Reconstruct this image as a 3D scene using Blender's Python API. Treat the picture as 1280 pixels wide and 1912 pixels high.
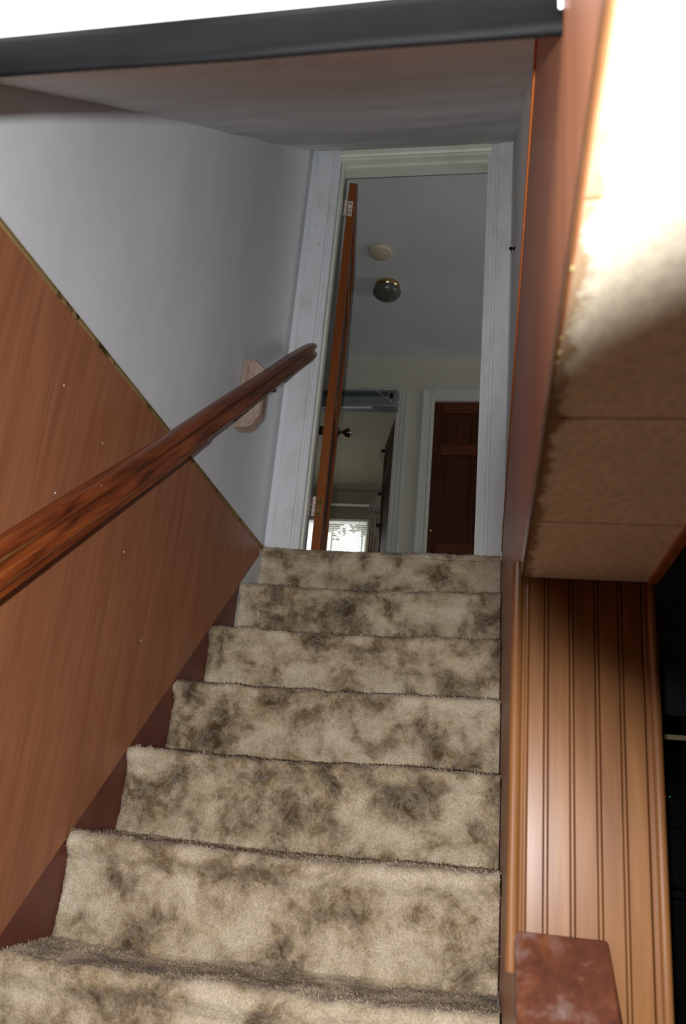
import bpy, bmesh, math, random
import numpy as np
from mathutils import Vector, Matrix

for o in list(bpy.data.objects):
    bpy.data.objects.remove(o, do_unlink=True)
scene = bpy.context.scene
C = scene.collection
random.seed(7)
rng = np.random.default_rng(11)

# ------------------------------------------------------------------ camera
YAW, PITCH, ROLL = 0.1876, 0.3464, 0.0933
CAM = Vector((-0.0568, -3.2515, -1.0334))
F_PX = 1558.43
_f = Vector((-math.sin(YAW) * math.cos(PITCH), math.cos(YAW) * math.cos(PITCH), math.sin(PITCH)))
_r0 = Vector((math.cos(YAW), math.sin(YAW), 0))
_u0 = _r0.cross(_f)
CR = math.cos(ROLL) * _r0 + math.sin(ROLL) * _u0          # camera right
CU = -math.sin(ROLL) * _r0 + math.cos(ROLL) * _u0         # camera up
CF = _f                                                    # camera forward
cam_data = bpy.data.cameras.new('camera')
cam_data.sensor_fit = 'VERTICAL'
cam_data.lens = 18.0
cam_data.sensor_height = 18.0 * 1912 / F_PX
cam_data.clip_start = 0.01
cam_data.dof.use_dof = True
cam_data.dof.focus_distance = 2.7
cam_data.dof.aperture_fstop = 4.0
cam = bpy.data.objects.new('camera', cam_data)
C.objects.link(cam)
M = Matrix((CR, CU, -CF)).transposed().to_4x4()
M.translation = CAM
cam.matrix_world = M
scene.camera = cam

# ------------------------------------------------------------------ world, lights, exposure
world = bpy.data.worlds.new('overcast_sky')
scene.world = world
world.use_nodes = True
bg = world.node_tree.nodes['Background']
bg.inputs['Color'].default_value = (0.93, 0.97, 1.0, 1)
bg.inputs['Strength'].default_value = 1.5
scene.view_settings.view_transform = 'Standard'
scene.view_settings.look = 'None'
scene.view_settings.gamma = 1
scene.view_settings.exposure = 0
scene.view_settings.use_curve_mapping = False


def area_light(name, loc, direction, sx, sy, power, color):
    l = bpy.data.lights.new(name, 'AREA')
    l.shape = 'RECTANGLE'
    l.size, l.size_y = sx, sy
    l.energy = power
    l.color = color
    o = bpy.data.objects.new(name, l)
    C.objects.link(o)
    o.location = loc
    o.rotation_euler = Vector(direction).to_track_quat('-Z', 'Y').to_euler()
    return o


# the camera's pop-up flash, left of the lens
FLASH = CAM - CR * 0.055 - CF * 0.130
area_light('flash_light', FLASH, CF, 0.012, 0.022, 48.0, (0.96, 0.98, 1.0))
# daylight falling through the hall window and the far room window
area_light('hall_daylight', (2.1, 1.35, 1.35), (-1, 0, 0.12), 1.1, 1.2, 4.5, (0.95, 0.97, 1.0))
area_light('far_window_daylight', (-1.95, 6.5, 3.3), (0.0, -0.75, -1), 1.8, 0.8, 520.0, (1.0, 0.95, 0.84))

# ------------------------------------------------------------------ materials
MATS = {}


def new_mat(name, rough=0.6, metallic=0.0, spec=0.5, coat=0.0):
    m = bpy.data.materials.new(name)
    m.use_nodes = True
    nt = m.node_tree
    b = nt.nodes['Principled BSDF']
    b.inputs['Roughness'].default_value = rough
    b.inputs['Metallic'].default_value = metallic
    b.inputs['Specular IOR Level'].default_value = spec
    b.inputs['Coat Weight'].default_value = coat
    MATS[name] = m
    return m, nt, b


def coords(nt, scale=(1, 1, 1), loc=(0, 0, 0), rot=(0, 0, 0)):
    tc = nt.nodes.new('ShaderNodeTexCoord')
    mp = nt.nodes.new('ShaderNodeMapping')
    mp.inputs['Scale'].default_value = scale
    mp.inputs['Location'].default_value = loc
    mp.inputs['Rotation'].default_value = rot
    nt.links.new(tc.outputs['Object'], mp.inputs['Vector'])
    return mp.outputs['Vector']


def noise(nt, vec, scale, detail=4, rough=0.55, dist=0.0):
    n = nt.nodes.new('ShaderNodeTexNoise')
    n.inputs['Scale'].default_value = scale
    n.inputs['Detail'].default_value = detail
    n.inputs['Roughness'].default_value = rough
    n.inputs['Distortion'].default_value = dist
    nt.links.new(vec, n.inputs['Vector'])
    return n.outputs['Fac']


def ramp(nt, fac, stops):
    r = nt.nodes.new('ShaderNodeValToRGB')
    e = r.color_ramp.elements
    while len(e) < len(stops):
        e.new(0.5)
    for el, (p, c) in zip(e, stops):
        el.position = p
        el.color = (*c, 1)
    nt.links.new(fac, r.inputs['Fac'])
    return r.outputs['Color']


def mix(nt, fac, a, b, mode='MIX'):
    m = nt.nodes.new('ShaderNodeMix')
    m.data_type = 'RGBA'
    m.blend_type = mode
    for sock, v in ((m.inputs['Factor'], fac), (m.inputs['A'], a), (m.inputs['B'], b)):
        pass
    fa = [s for s in m.inputs if s.name == 'Factor' and s.type == 'VALUE'][0]
    A = [s for s in m.inputs if s.name == 'A' and s.type == 'RGBA'][0]
    B = [s for s in m.inputs if s.name == 'B' and s.type == 'RGBA'][0]
    for sock, v in ((fa, fac), (A, a), (B, b)):
        if isinstance(v, (int, float)):
            sock.default_value = v
        elif isinstance(v, tuple):
            sock.default_value = (*v, 1)
        else:
            nt.links.new(v, sock)
    return [s for s in m.outputs if s.type == 'RGBA'][0]


def bump(nt, b, fac, strength=0.2, dist=0.002):
    n = nt.nodes.new('ShaderNodeBump')
    n.inputs['Strength'].default_value = strength
    n.inputs['Distance'].default_value = dist
    nt.links.new(fac, n.inputs['Height'])
    nt.links.new(n.outputs['Normal'], b.inputs['Normal'])


def mottled(name, c1, c2, scale=6, rough=0.6, metallic=0, spec=0.5, bump_s=0.0, bump_scale=60, coat=0.0):
    m, nt, b = new_mat(name, rough, metallic, spec, coat)
    v = coords(nt)
    f = noise(nt, v, scale, 5)
    nt.links.new(ramp(nt, f, [(0.35, c1), (0.65, c2)]), b.inputs['Base Color'])
    if bump_s:
        bump(nt, b, noise(nt, v, bump_scale, 4), bump_s)
    return m


def wood(name, dark, light, axis='Z', grain=34, rough=0.4, coat=0.0, contrast=(0.32, 0.7), wear=None, spec=0.5):
    m, nt, b = new_mat(name, rough, 0, spec, coat)
    s = [1.0, 1.0, 1.0]
    s['XYZ'.index(axis)] = 0.05
    v = coords(nt, tuple(s))
    f1 = noise(nt, v, grain, 5, 0.6, 0.8)
    s2 = [1.0, 1.0, 1.0]
    s2['XYZ'.index(axis)] = 0.12
    v2 = coords(nt, tuple(s2))
    f2 = noise(nt, v2, grain * 0.25, 3, 0.5, 1.5)
    c = ramp(nt, f1, [(contrast[0], dark), (contrast[1], light)])
    d = mix(nt, 0.35, c, ramp(nt, f2, [(0.35, dark), (0.65, light)]))
    if wear:
        v3 = coords(nt)
        fw = noise(nt, v3, wear[1], 5, 0.65)
        msk = ramp(nt, fw, [(wear[2], (0, 0, 0)), (wear[2] + 0.06, (1, 1, 1))])
        d = mix(nt, msk, d, wear[0])
    nt.links.new(d, b.inputs['Base Color'])
    bump(nt, b, f1, 0.06, 0.001)
    return m


# painted plaster of the stairwell: faint vertical roller marks, scratches, dirt
m, nt, b = new_mat('plaster', 0.6, spec=0.3)
v = coords(nt, (1, 1, 0.25))
f = noise(nt, v, 2.6, 5, 0.6)
col = ramp(nt, f, [(0.3, (0.64, 0.66, 0.685)), (0.7, (0.745, 0.76, 0.775))])
vs = coords(nt, (1, 1, 1), rot=(0.9, 0, 0))
w = nt.nodes.new('ShaderNodeTexNoise')
w.inputs['Scale'].default_value = 5
w.inputs['Detail'].default_value = 6
w.inputs['Distortion'].default_value = 1.8
nt.links.new(vs, w.inputs['Vector'])
scr = ramp(nt, w.outputs['Fac'], [(0.494, (0, 0, 0)), (0.5, (0.14, 0.14, 0.14)), (0.506, (0, 0, 0))])
col = mix(nt, scr, col, (0.38, 0.35, 0.33))
sp = noise(nt, coords(nt), 38, 2)
spm = ramp(nt, sp, [(0.76, (0, 0, 0)), (0.79, (0.5, 0.5, 0.5))])
col = mix(nt, spm, col, (0.33, 0.31, 0.28))
nt.links.new(col, b.inputs['Base Color'])
bump(nt, b, noise(nt, coords(nt), 14, 4), 0.25, 0.004)

# sloping plaster ceiling: long soft stains
m, nt, b = new_mat('plaster_ceiling', 0.65, spec=0.3)
v = coords(nt, (0.6, 2.2, 2.2))
f = noise(nt, v, 2.4, 5, 0.6)
col = ramp(nt, f, [(0.3, (0.61, 0.61, 0.615)), (0.62, (0.75, 0.75, 0.755))])
sp = noise(nt, coords(nt), 26, 2)
spm = ramp(nt, sp, [(0.73, (0, 0, 0)), (0.77, (0.6, 0.6, 0.6))])
col = mix(nt, spm, col, (0.40, 0.38, 0.35))
nt.links.new(col, b.inputs['Base Color'])
bump(nt, b, noise(nt, coords(nt), 12, 4), 0.3, 0.004)

# old white door paint with chips and filler patches
m, nt, b = new_mat('white_paint', 0.45, spec=0.4)
v = coords(nt, (1, 1, 0.45))
f = noise(nt, v, 16, 5, 0.6)
col = ramp(nt, f, [(0.48, (0.72, 0.74, 0.76)), (0.70, (0.64, 0.63, 0.60))])
chip = noise(nt, coords(nt, (2.2, 1, 0.5)), 42, 3)
chm = ramp(nt, chip, [(0.74, (0, 0, 0)), (0.76, (1, 1, 1))])
col = mix(nt, chm, col, (0.27, 0.27, 0.20))
nt.links.new(col, b.inputs['Base Color'])
bump(nt, b, noise(nt, coords(nt), 110, 4), 0.3, 0.0015)

mottled('cream_paint', (0.66, 0.66, 0.56), (0.74, 0.74, 0.65), 5, 0.45)
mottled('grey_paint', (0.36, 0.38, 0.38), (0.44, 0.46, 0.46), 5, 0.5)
mottled('hall_wall', (0.47, 0.45, 0.37), (0.52, 0.50, 0.42), 3, 0.7, bump_s=0.05)
mottled('hall_trim', (0.52, 0.51, 0.45), (0.58, 0.57, 0.51), 4, 0.5)
mottled('hall_ceiling', (0.60, 0.60, 0.60), (0.66, 0.66, 0.665), 2, 0.8, bump_s=0.08, bump_scale=90)
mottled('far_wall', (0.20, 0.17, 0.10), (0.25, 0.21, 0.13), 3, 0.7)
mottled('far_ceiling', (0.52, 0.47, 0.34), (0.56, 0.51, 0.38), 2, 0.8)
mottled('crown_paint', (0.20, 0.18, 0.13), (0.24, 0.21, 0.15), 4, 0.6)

# wood-print hardboard panelling, vertical grain, pale streaks
wood('panelling', (0.250, 0.088, 0.037), (0.385, 0.152, 0.068), 'Z', 46, 0.45, 0.05, spec=0.35)
wood('beadboard', (0.108, 0.040, 0.011), (0.196, 0.086, 0.028), 'Z', 60, 0.30, 0.0, spec=0.16)
mottled('groove_stain', (0.020, 0.006, 0.004), (0.028, 0.009, 0.005), 30, 0.9, spec=0.05)
wood('moulding_wood', (0.120, 0.046, 0.013), (0.170, 0.070, 0.022), 'Z', 50, 0.26, 0.15)
wood('flat_wood', (0.110, 0.042, 0.010), (0.150, 0.060, 0.015), 'Z', 50, 0.6, 0.0, spec=0.15)
wood('panel_edge', (0.34, 0.085, 0.016), (0.46, 0.13, 0.028), 'Y', 30, 0.6, wear=((0.55, 0.40, 0.16), 30, 0.66))
wood('edge_trim', (0.13, 0.085, 0.033), (0.33, 0.235, 0.10), 'Y', 26, 0.6, wear=((0.05, 0.03, 0.012), 9, 0.56), spec=0.2)
wood('door_wood', (0.17, 0.042, 0.008), (0.28, 0.080, 0.016), 'Z', 30, 0.5, 0.0, spec=0.25)
wood('door_dark', (0.032, 0.008, 0.003), (0.085, 0.022, 0.007), 'Z', 36, 0.5, 0.0, spec=0.2)
wood('door_dark_rail', (0.07, 0.018, 0.006), (0.14, 0.040, 0.012), 'X', 36, 0.5, 0.0, spec=0.2)
wood('bracket_wood', (0.26, 0.17, 0.12), (0.48, 0.38, 0.31), 'Z', 90, 0.8, wear=((0.30, 0.11, 0.06), 60, 0.56))
wood('bracket_end', (0.36, 0.20, 0.11), (0.44, 0.26, 0.16), 'X', 60, 0.8)

# varnished rail: dark red-brown, worn to yellow and orange along the run
m, nt, b = new_mat('rail_wood', 0.36, spec=0.3, coat=0.05)
v0 = coords(nt, rot=(math.radians(-39.1), 0, 0))
mp2 = nt.nodes.new('ShaderNodeMapping')
mp2.inputs['Scale'].default_value = (1, 0.07, 1)
nt.links.new(v0, mp2.inputs['Vector'])
v = mp2.outputs['Vector']
f = noise(nt, v, 55, 5, 0.6, 0.5)
col = ramp(nt, f, [(0.34, (0.060, 0.011, 0.003)), (0.52, (0.19, 0.042, 0.009)), (0.7, (0.30, 0.080, 0.016))])
fw = noise(nt, v, 26, 5, 0.6)
col = mix(nt, ramp(nt, fw, [(0.64, (0, 0, 0)), (0.72, (0.75, 0.75, 0.75))]), col, (0.33, 0.18, 0.05))
sp = noise(nt, coords(nt), 70, 2)
col = mix(nt, ramp(nt, sp, [(0.77, (0, 0, 0)), (0.79, (1, 1, 1))]), col, (0.5, 0.4, 0.3))
nt.links.new(col, b.inputs['Base Color'])
bump(nt, b, f, 0.15, 0.001)

m, nt, b = new_mat('worn_red_wood', 0.5, coat=0.1)
v = coords(nt)
f = noise(nt, v, 24, 5, 0.65)
col = ramp(nt, f, [(0.3, (0.045, 0.013, 0.008)), (0.5, (0.085, 0.024, 0.011)), (0.68, (0.16, 0.10, 0.085))])
f2 = noise(nt, coords(nt, (1, 0.3, 0.3)), 34, 3)
col = mix(nt, ramp(nt, f2, [(0.5, (0, 0, 0)), (0.68, (0.6, 0.6, 0.6))]), col, (0.15, 0.042, 0.008))
nt.links.new(col, b.inputs['Base Color'])
bump(nt, b, f, 0.1, 0.001)

mottled('red_skirt', (0.115, 0.030, 0.019), (0.155, 0.043, 0.027), 9, 0.5)

# sculpted shag carpet: beige, tan and brown clouds with pale ridges
m, nt, b = new_mat('carpet', 0.95, spec=0.1)
v = coords(nt, (1, 1, 1))
f = noise(nt, v, 7.5, 7, 0.62, 0.25)
col = ramp(nt, f, [(0.345, (0.075, 0.046, 0.021)), (0.435, (0.19, 0.130, 0.070)), (0.50, (0.36, 0.274, 0.172)),
                   (0.575, (0.50, 0.405, 0.28)), (0.70, (0.60, 0.505, 0.375))])
f2 = noise(nt, coords(nt, loc=(4.3, 1.1, 7.7)), 9, 4, 0.6, 0.6)
col = mix(nt, ramp(nt, f2, [(0.56, (0, 0, 0)), (0.74, (0.5, 0.5, 0.5))]), col, (0.48, 0.36, 0.20))
f3 = noise(nt, coords(nt, loc=(1.3, 5.1, 2.7)), 17, 6, 0.7, 1.2)
col = mix(nt, ramp(nt, f3, [(0.42, (0, 0, 0)), (0.5, (0.20, 0.20, 0.20)), (0.58, (0, 0, 0))]), col, (0.62, 0.56, 0.46))
ff = noise(nt, coords(nt), 240, 3)
col = mix(nt, 0.75, col, ramp(nt, ff, [(0.3, (0.6, 0.6, 0.6)), (0.65, (1.2, 1.2, 1.2))]), 'MULTIPLY')
nt.links.new(col, b.inputs['Base Color'])
b.inputs['Sheen Weight'].default_value = 0.15
bump(nt, b, ff, 0.5, 0.003)

# sprayed basement ceiling and pressed-fibre soffit tiles
mottled('textured_ceiling', (0.70, 0.70, 0.70), (0.78, 0.78, 0.78), 8, 0.8, bump_s=0.5, bump_scale=45)
m, nt, b = new_mat('fibre_tile', 0.85, spec=0.2)
f = noise(nt, coords(nt), 9, 4)
col = ramp(nt, f, [(0.35, (0.70, 0.61, 0.45)), (0.65, (0.78, 0.68, 0.52))])
fe = noise(nt, coords(nt, (0.8, 0.5, 1), rot=(0, 0, 0.5)), 150, 3)
col = mix(nt, 0.35, col, ramp(nt, fe, [(0.35, (0.6, 0.6, 0.6)), (0.6, (1.1, 1.1, 1.1))]), 'MULTIPLY')
# brown glue stains running along the joint with the panelling
tc = nt.nodes.new('ShaderNodeTexCoord')
sx = nt.nodes.new('ShaderNodeSeparateXYZ')
nt.links.new(tc.outputs['Object'], sx.inputs[0])
ma = nt.nodes.new('ShaderNodeMath')
ma.operation = 'MULTIPLY_ADD'
nt.links.new(noise(nt, coords(nt), 26, 4, 0.7), ma.inputs[0])
ma.inputs[1].default_value = -0.04
ofs = nt.nodes.new('ShaderNodeMath')
nt.links.new(sx.outputs['X'], ofs.inputs[0])
ofs.inputs[1].default_value = 0.026
nt.links.new(ofs.outputs[0], ma.inputs[2])
col = mix(nt, ramp(nt, ma.outputs[0], [(0.0, (0.8, 0.8, 0.8)), (0.006, (0, 0, 0))]), col, (0.26, 0.13, 0.045))
nt.links.new(col, b.inputs['Base Color'])
bump(nt, b, fe, 0.25, 0.0015)
mottled('tile_joint', (0.20, 0.13, 0.07), (0.26, 0.17, 0.09), 20, 0.9)
mottled('yellow_foam', (0.30, 0.20, 0.08), (0.42, 0.31, 0.14), 60, 0.9)

mottled('black_plastic', (0.0024, 0.0024, 0.0027), (0.0038, 0.0038, 0.0041), 12, 0.6, spec=0.08, bump_s=0.25, bump_scale=25)
mottled('black_gloss', (0.002, 0.002, 0.002), (0.003, 0.003, 0.003), 12, 0.3, spec=0.1)
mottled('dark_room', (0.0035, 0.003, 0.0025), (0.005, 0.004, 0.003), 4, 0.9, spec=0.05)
mottled('dark_floor', (0.10, 0.08, 0.055), (0.14, 0.11, 0.08), 9, 0.9)
mottled('pale_wood_edge', (0.55, 0.42, 0.2), (0.65, 0.5, 0.26), 20, 0.5)
mottled('painted_hinge', (0.42, 0.26, 0.17), (0.80, 0.78, 0.74), 110, 0.45)
mottled('brass', (0.30, 0.17, 0.05), (0.48, 0.32, 0.12), 30, 0.3, metallic=0.9)
mottled('bright_brass', (0.50, 0.36, 0.15), (0.60, 0.44, 0.20), 30, 0.2, metallic=1.0)
mottled('dark_chrome', (0.13, 0.10, 0.09), (0.20, 0.17, 0.16), 30, 0.12, metallic=1.0)
mottled('amber_glass', (0.16, 0.06, 0.02), (0.22, 0.09, 0.03), 30, 0.12, metallic=0.6)
mottled('ivory_plastic', (0.56, 0.49, 0.34), (0.60, 0.53, 0.38), 12, 0.5)
mottled('ivory_recess', (0.40, 0.33, 0.21), (0.44, 0.37, 0.24), 12, 0.6)
mottled('steel_dark', (0.03, 0.03, 0.03), (0.05, 0.05, 0.05), 20, 0.4, metallic=0.5)
mottled('appliance_grey', (0.15, 0.16, 0.155), (0.19, 0.20, 0.195), 6, 0.35)
mottled('appliance_blue', (0.045, 0.058, 0.066), (0.06, 0.075, 0.085), 6, 0.3)
mottled('white_lens', (0.75, 0.73, 0.66), (0.82, 0.80, 0.73), 6, 0.4)
mottled('cord_grey', (0.36, 0.37, 0.36), (0.44, 0.45, 0.44), 20, 0.5)
mottled('blind_white', (0.66, 0.66, 0.62), (0.74, 0.74, 0.70), 10, 0.4)
mottled('curtain_cloth', (0.36, 0.29, 0.19), (0.56, 0.47, 0.35), 40, 0.9)
mottled('curtain_header', (0.28, 0.21, 0.19), (0.62, 0.56, 0.50), 60, 0.9)
mottled('cream_tab', (0.62, 0.56, 0.42), (0.68, 0.62, 0.48), 20, 0.6)
mottled('bark', (0.05, 0.035, 0.02), (0.10, 0.07, 0.045), 8, 0.9)
mottled('dry_leaves', (0.04, 0.03, 0.015), (0.13, 0.075, 0.03), 6, 0.9)
mottled('snow', (0.75, 0.77, 0.80), (0.82, 0.84, 0.86), 2, 0.8)
m, nt, b = new_mat('frosted_glass', 0.25, spec=0.6)
vf = noise(nt, coords(nt), 160, 2)
nt.links.new(ramp(nt, vf, [(0.35, (0.05, 0.052, 0.042)), (0.7, (0.26, 0.27, 0.24))]), b.inputs['Base Color'])
b.inputs['Transmission Weight'].default_value = 0.35
bump(nt, b, vf, 0.5, 0.002)
m, nt, b = new_mat('window_glass', 0.02)
b.inputs['Base Color'].default_value = (0.95, 0.97, 0.97, 1)
b.inputs['Transmission Weight'].default_value = 1.0
b.inputs['IOR'].default_value = 1.02
for nm, c in (('led_red', (1, 0.04, 0.02)), ('led_green', (0.05, 1, 0.2))):
    m, nt, b = new_mat(nm)
    b.inputs['Emission Color'].default_value = (*c, 1)
    b.inputs['Emission Strength'].default_value = 0.5
    b.inputs['Base Color'].default_value = (*c, 1)

# ------------------------------------------------------------------ helpers


def finish(name, me, mat, parent=None, smooth=False):
    o = bpy.data.objects.new(name, me)
    C.objects.link(o)
    if mat:
        me.materials.append(MATS[mat])
    if smooth:
        me.polygons.foreach_set('use_smooth', [True] * len(me.polygons))
    if parent is not None:
        o.parent = parent
        p = parent
        off = Vector((0, 0, 0))
        while p is not None:
            off += p.location
            p = p.parent
        o.location = -off if not parent.get('_shift') else o.location
        o.location = -off
    return o


def tag(o, label=None, cat=None, group=None, kind=None):
    if label:
        o['label'] = label
    if cat:
        o['category'] = cat
    if group:
        o['group'] = group
    if kind:
        o['kind'] = kind
    return o


def empty(name, loc):
    o = bpy.data.objects.new(name, None)
    C.objects.link(o)
    o.location = loc
    o.empty_display_size = 0.05
    return o


def bm_box(bm, x0, x1, y0, y1, z0, z1):
    vs = [bm.verts.new((x, y, z)) for x in (x0, x1) for y in (y0, y1) for z in (z0, z1)]
    for q in ((0, 1, 3, 2), (4, 6, 7, 5), (0, 4, 5, 1), (2, 3, 7, 6), (0, 2, 6, 4), (1, 5, 7, 3)):
        bm.faces.new([vs[i] for i in q])


def to_obj(name, bm, mat, parent=None, bevel=0.0, seg=2, smooth=False):
    bmesh.ops.recalc_face_normals(bm, faces=bm.faces)
    if bevel:
        bmesh.ops.bevel(bm, geom=list(bm.edges), offset=bevel, segments=seg, affect='EDGES', profile=0.6, clamp_overlap=True)
    me = bpy.data.meshes.new(name)
    bm.to_mesh(me)
    bm.free()
    return finish(name, me, mat, parent, smooth)


def box(name, x0, x1, y0, y1, z0, z1, mat, parent=None, bevel=0.0, seg=2):
    bm = bmesh.new()
    bm_box(bm, min(x0, x1), max(x0, x1), min(y0, y1), max(y0, y1), min(z0, z1), max(z0, z1))
    return to_obj(name, bm, mat, parent, bevel, seg)


def splay(o, k=0.027):
    """the left wall is not quite square to the door: it opens towards the foot of the stairs."""
    for v_ in o.data.vertices:
        v_.co.x += k * min(v_.co.y, 0.0)
    return o


def boxes(name, lst, mat, parent=None):
    bm = bmesh.new()
    for b_ in lst:
        bm_box(bm, *b_)
    return to_obj(name, bm, mat, parent)


def struct(o):
    o['kind'] = 'structure'
    return o


def prism(name, poly, axis, a, b_, mat, parent=None, bevel=0.0, smooth=False):
    """poly: 2D points in the two other axes (cyclic order xyz without axis)."""
    bm = bmesh.new()

    def P(p, t):
        if axis == 'X':
            return (t, p[0], p[1])
        if axis == 'Y':
            return (p[0], t, p[1])
        return (p[0], p[1], t)
    A = [bm.verts.new(P(p, a)) for p in poly]
    B = [bm.verts.new(P(p, b_)) for p in poly]
    bm.faces.new(A)
    bm.faces.new(B[::-1])
    n = len(poly)
    for i in range(n):
        bm.faces.new((A[i], B[i], B[(i + 1) % n], A[(i + 1) % n]))
    return to_obj(name, bm, mat, parent, bevel, 1, smooth)


def lathe(name, prof, center, axis_dir, mat, parent=None, n=32, smooth=True):
    """prof: list of (radius, height along axis)."""
    bm = bmesh.new()
    q = Vector(axis_dir).to_track_quat('Z', 'Y')
    c = Vector(center)
    rings = []
    for r, h in prof:
        if r < 1e-5:
            rings.append([bm.verts.new(c + q @ Vector((0, 0, h)))])
        else:
            rings.append([bm.verts.new(c + q @ Vector((r * math.cos(2 * math.pi * i / n), r * math.sin(2 * math.pi * i / n), h))) for i in range(n)])
    for a, b_ in zip(rings, rings[1:]):
        for i in range(n):
            j = (i + 1) % n
            if len(a) == 1 and len(b_) > 1:
                bm.faces.new((a[0], b_[i], b_[j]))
            elif len(b_) == 1 and len(a) > 1:
                bm.faces.new((a[i], b_[0], a[j]))
            elif len(a) > 1:
                bm.faces.new((a[i], b_[i], b_[j], a[j]))
    for rg, rev in ((rings[0], False), (rings[-1], True)):
        if len(rg) > 1:
            bm.faces.new(rg if not rev else rg[::-1])
    o = to_obj(name, bm, mat, parent, 0, 1, False)
    if smooth:
        me = o.data
        me.polygons.foreach_set('use_smooth', [len(p.vertices) < 5 for p in me.polygons])
    return o


def tube(name, pts, rad, mat, parent=None, n=8):
    bm = bmesh.new()
    pts = [Vector(p) for p in pts]
    rings = []
    for i, p in enumerate(pts):
        d = (pts[min(i + 1, len(pts) - 1)] - pts[max(i - 1, 0)]).normalized()
        q = d.to_track_quat('Z', 'Y')
        rings.append([bm.verts.new(p + q @ Vector((rad * math.cos(2 * math.pi * k / n), rad * math.sin(2 * math.pi * k / n), 0))) for k in range(n)])
    for a, b_ in zip(rings, rings[1:]):
        for k in range(n):
            bm.faces.new((a[k], a[(k + 1) % n], b_[(k + 1) % n], b_[k]))
    bm.faces.new(rings[0][::-1])
    bm.faces.new(rings[-1])
    return to_obj(name, bm, mat, parent, 0, 1, True)


def grid_mesh(name, P, mat, parent=None, smooth=True):
    """P: array (nu, nv, 3)."""
    nu, nv, _ = P.shape
    idx = np.arange(nu * nv).reshape(nu, nv)
    q = np.stack([idx[:-1, :-1], idx[1:, :-1], idx[1:, 1:], idx[:-1, 1:]], -1).reshape(-1, 4)
    me = bpy.data.meshes.new(name)
    me.vertices.add(nu * nv)
    me.vertices.foreach_set('co', P.reshape(-1).astype(np.float32))
    me.loops.add(q.size)
    me.loops.foreach_set('vertex_index', q.reshape(-1).astype(np.int32))
    me.polygons.add(len(q))
    me.polygons.foreach_set('loop_start', (np.arange(len(q)) * 4).astype(np.int32))
    me.polygons.foreach_set('loop_total', np.full(len(q), 4, np.int32))
    me.update(calc_edges=True)
    me.validate()
    return finish(name, me, mat, parent, smooth)


def vnoise(u, v, seed):
    """smooth 2D value noise on arrays."""
    g = np.random.default_rng(seed).random((64, 64)) * 2 - 1
    iu, iv = np.floor(u).astype(int), np.floor(v).astype(int)
    fu, fv = u - iu, v - iv
    fu, fv = fu * fu * (3 - 2 * fu), fv * fv * (3 - 2 * fv)
    a, b_ = g[iu % 64, iv % 64], g[(iu + 1) % 64, iv % 64]
    c, d = g[iu % 64, (iv + 1) % 64], g[(iu + 1) % 64, (iv + 1) % 64]
    return (a * (1 - fu) + b_ * fu) * (1 - fv) + (c * (1 - fu) + d * fu) * fv


# ------------------------------------------------------------------ dimensions
RISE, RUN = 0.2253, 0.2485
NSTEP = 12
ZB = -RISE * NSTEP            # basement floor
XL, XR = -1.006, 0.0          # plaster faces of the stairwell
XP = -0.013                   # face of the right panelling
YD = 0.035                    # stair face of the wall with the door
ZC = -0.399                   # basement ceiling
ZS = -0.700                   # soffit underside
YCOL = -2.10                  # front of the boxed column
YOPEN = -2.755                # front edge of the stair opening
HC = 2.44                     # upstairs ceiling height
YB = 2.586                    # far wall of the hall


def zslope(y):
    return 2.135 + 0.866 * (y - 0.03)


# ------------------------------------------------------------------ structure
struct(splay(prism('wall_left', [(XL - 0.12, -6.2), (XL, -6.2), (XL, 0.0), (XL, YD), (XL - 0.12, YD), (XL - 0.12, 0.0)], 'Z', ZB - 0.1, 2.6, 'plaster')))
struct(boxes('wall_right', [(XR, XR + 0.12, -2.0, YD, ZB - 0.1, 2.6), (XR, XR + 0.12, YOPEN, -2.0, ZC + 0.001, 2.6)], 'plaster'))
# sloping plaster ceiling, gently uneven
ny, nx = 60, 30
ys = np.linspace(YD + 0.03, -2.73, ny)
xs = np.linspace(XL - 0.12, XR + 0.01, nx)
YY, XX = np.meshgrid(ys, xs, indexing='ij')
ZZ = zslope(YY) + 0.012 * vnoise(XX * 2.3 + 3, YY * 2.3 + 20, 5) + 0.004 * vnoise(XX * 9 + 3, YY * 9 + 20, 6)
struct(grid_mesh('ceiling_slope', np.stack([XX, YY, ZZ], -1), 'plaster_ceiling'))
struct(box('ceiling_slope_backing', XL, XR, YOPEN + 0.03, YOPEN + 0.05, ZC + 0.03, -0.24, 'plaster_ceiling'))
# basement shell
struct(prism('ceiling_basement', [(XL - 0.2, ZC - 0.027), (0.168, ZC + 0.0105), (0.168, ZC + 0.05), (XL - 0.2, ZC + 0.05)], 'Y', -6.2, YOPEN + 0.004, 'textured_ceiling'))
struct(boxes('ceiling_basement_room', [(0.168, 3.3, -6.2, 1.5, ZC, ZC + 0.05), (0.12, 0.168, YOPEN + 0.005, 1.5, ZC, ZC + 0.05)], 'textured_ceiling'))
struct(box('floor_basement', XL - 0.1, 3.3, -6.2, 1.5, ZB - 0.1, ZB, 'dark_floor'))
struct(box('wall_basement_back', XL - 0.1, 3.3, -6.3, -6.2, ZB - 0.1, ZC + 0.05, 'panelling'))
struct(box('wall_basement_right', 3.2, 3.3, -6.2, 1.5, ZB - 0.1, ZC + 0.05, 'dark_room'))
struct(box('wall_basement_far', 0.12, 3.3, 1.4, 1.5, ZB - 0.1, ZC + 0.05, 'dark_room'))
struct(box('wall_basement_side', 0.12, 0.135, -2.0, 1.4, ZB - 0.1, ZC, 'dark_room'))

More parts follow.
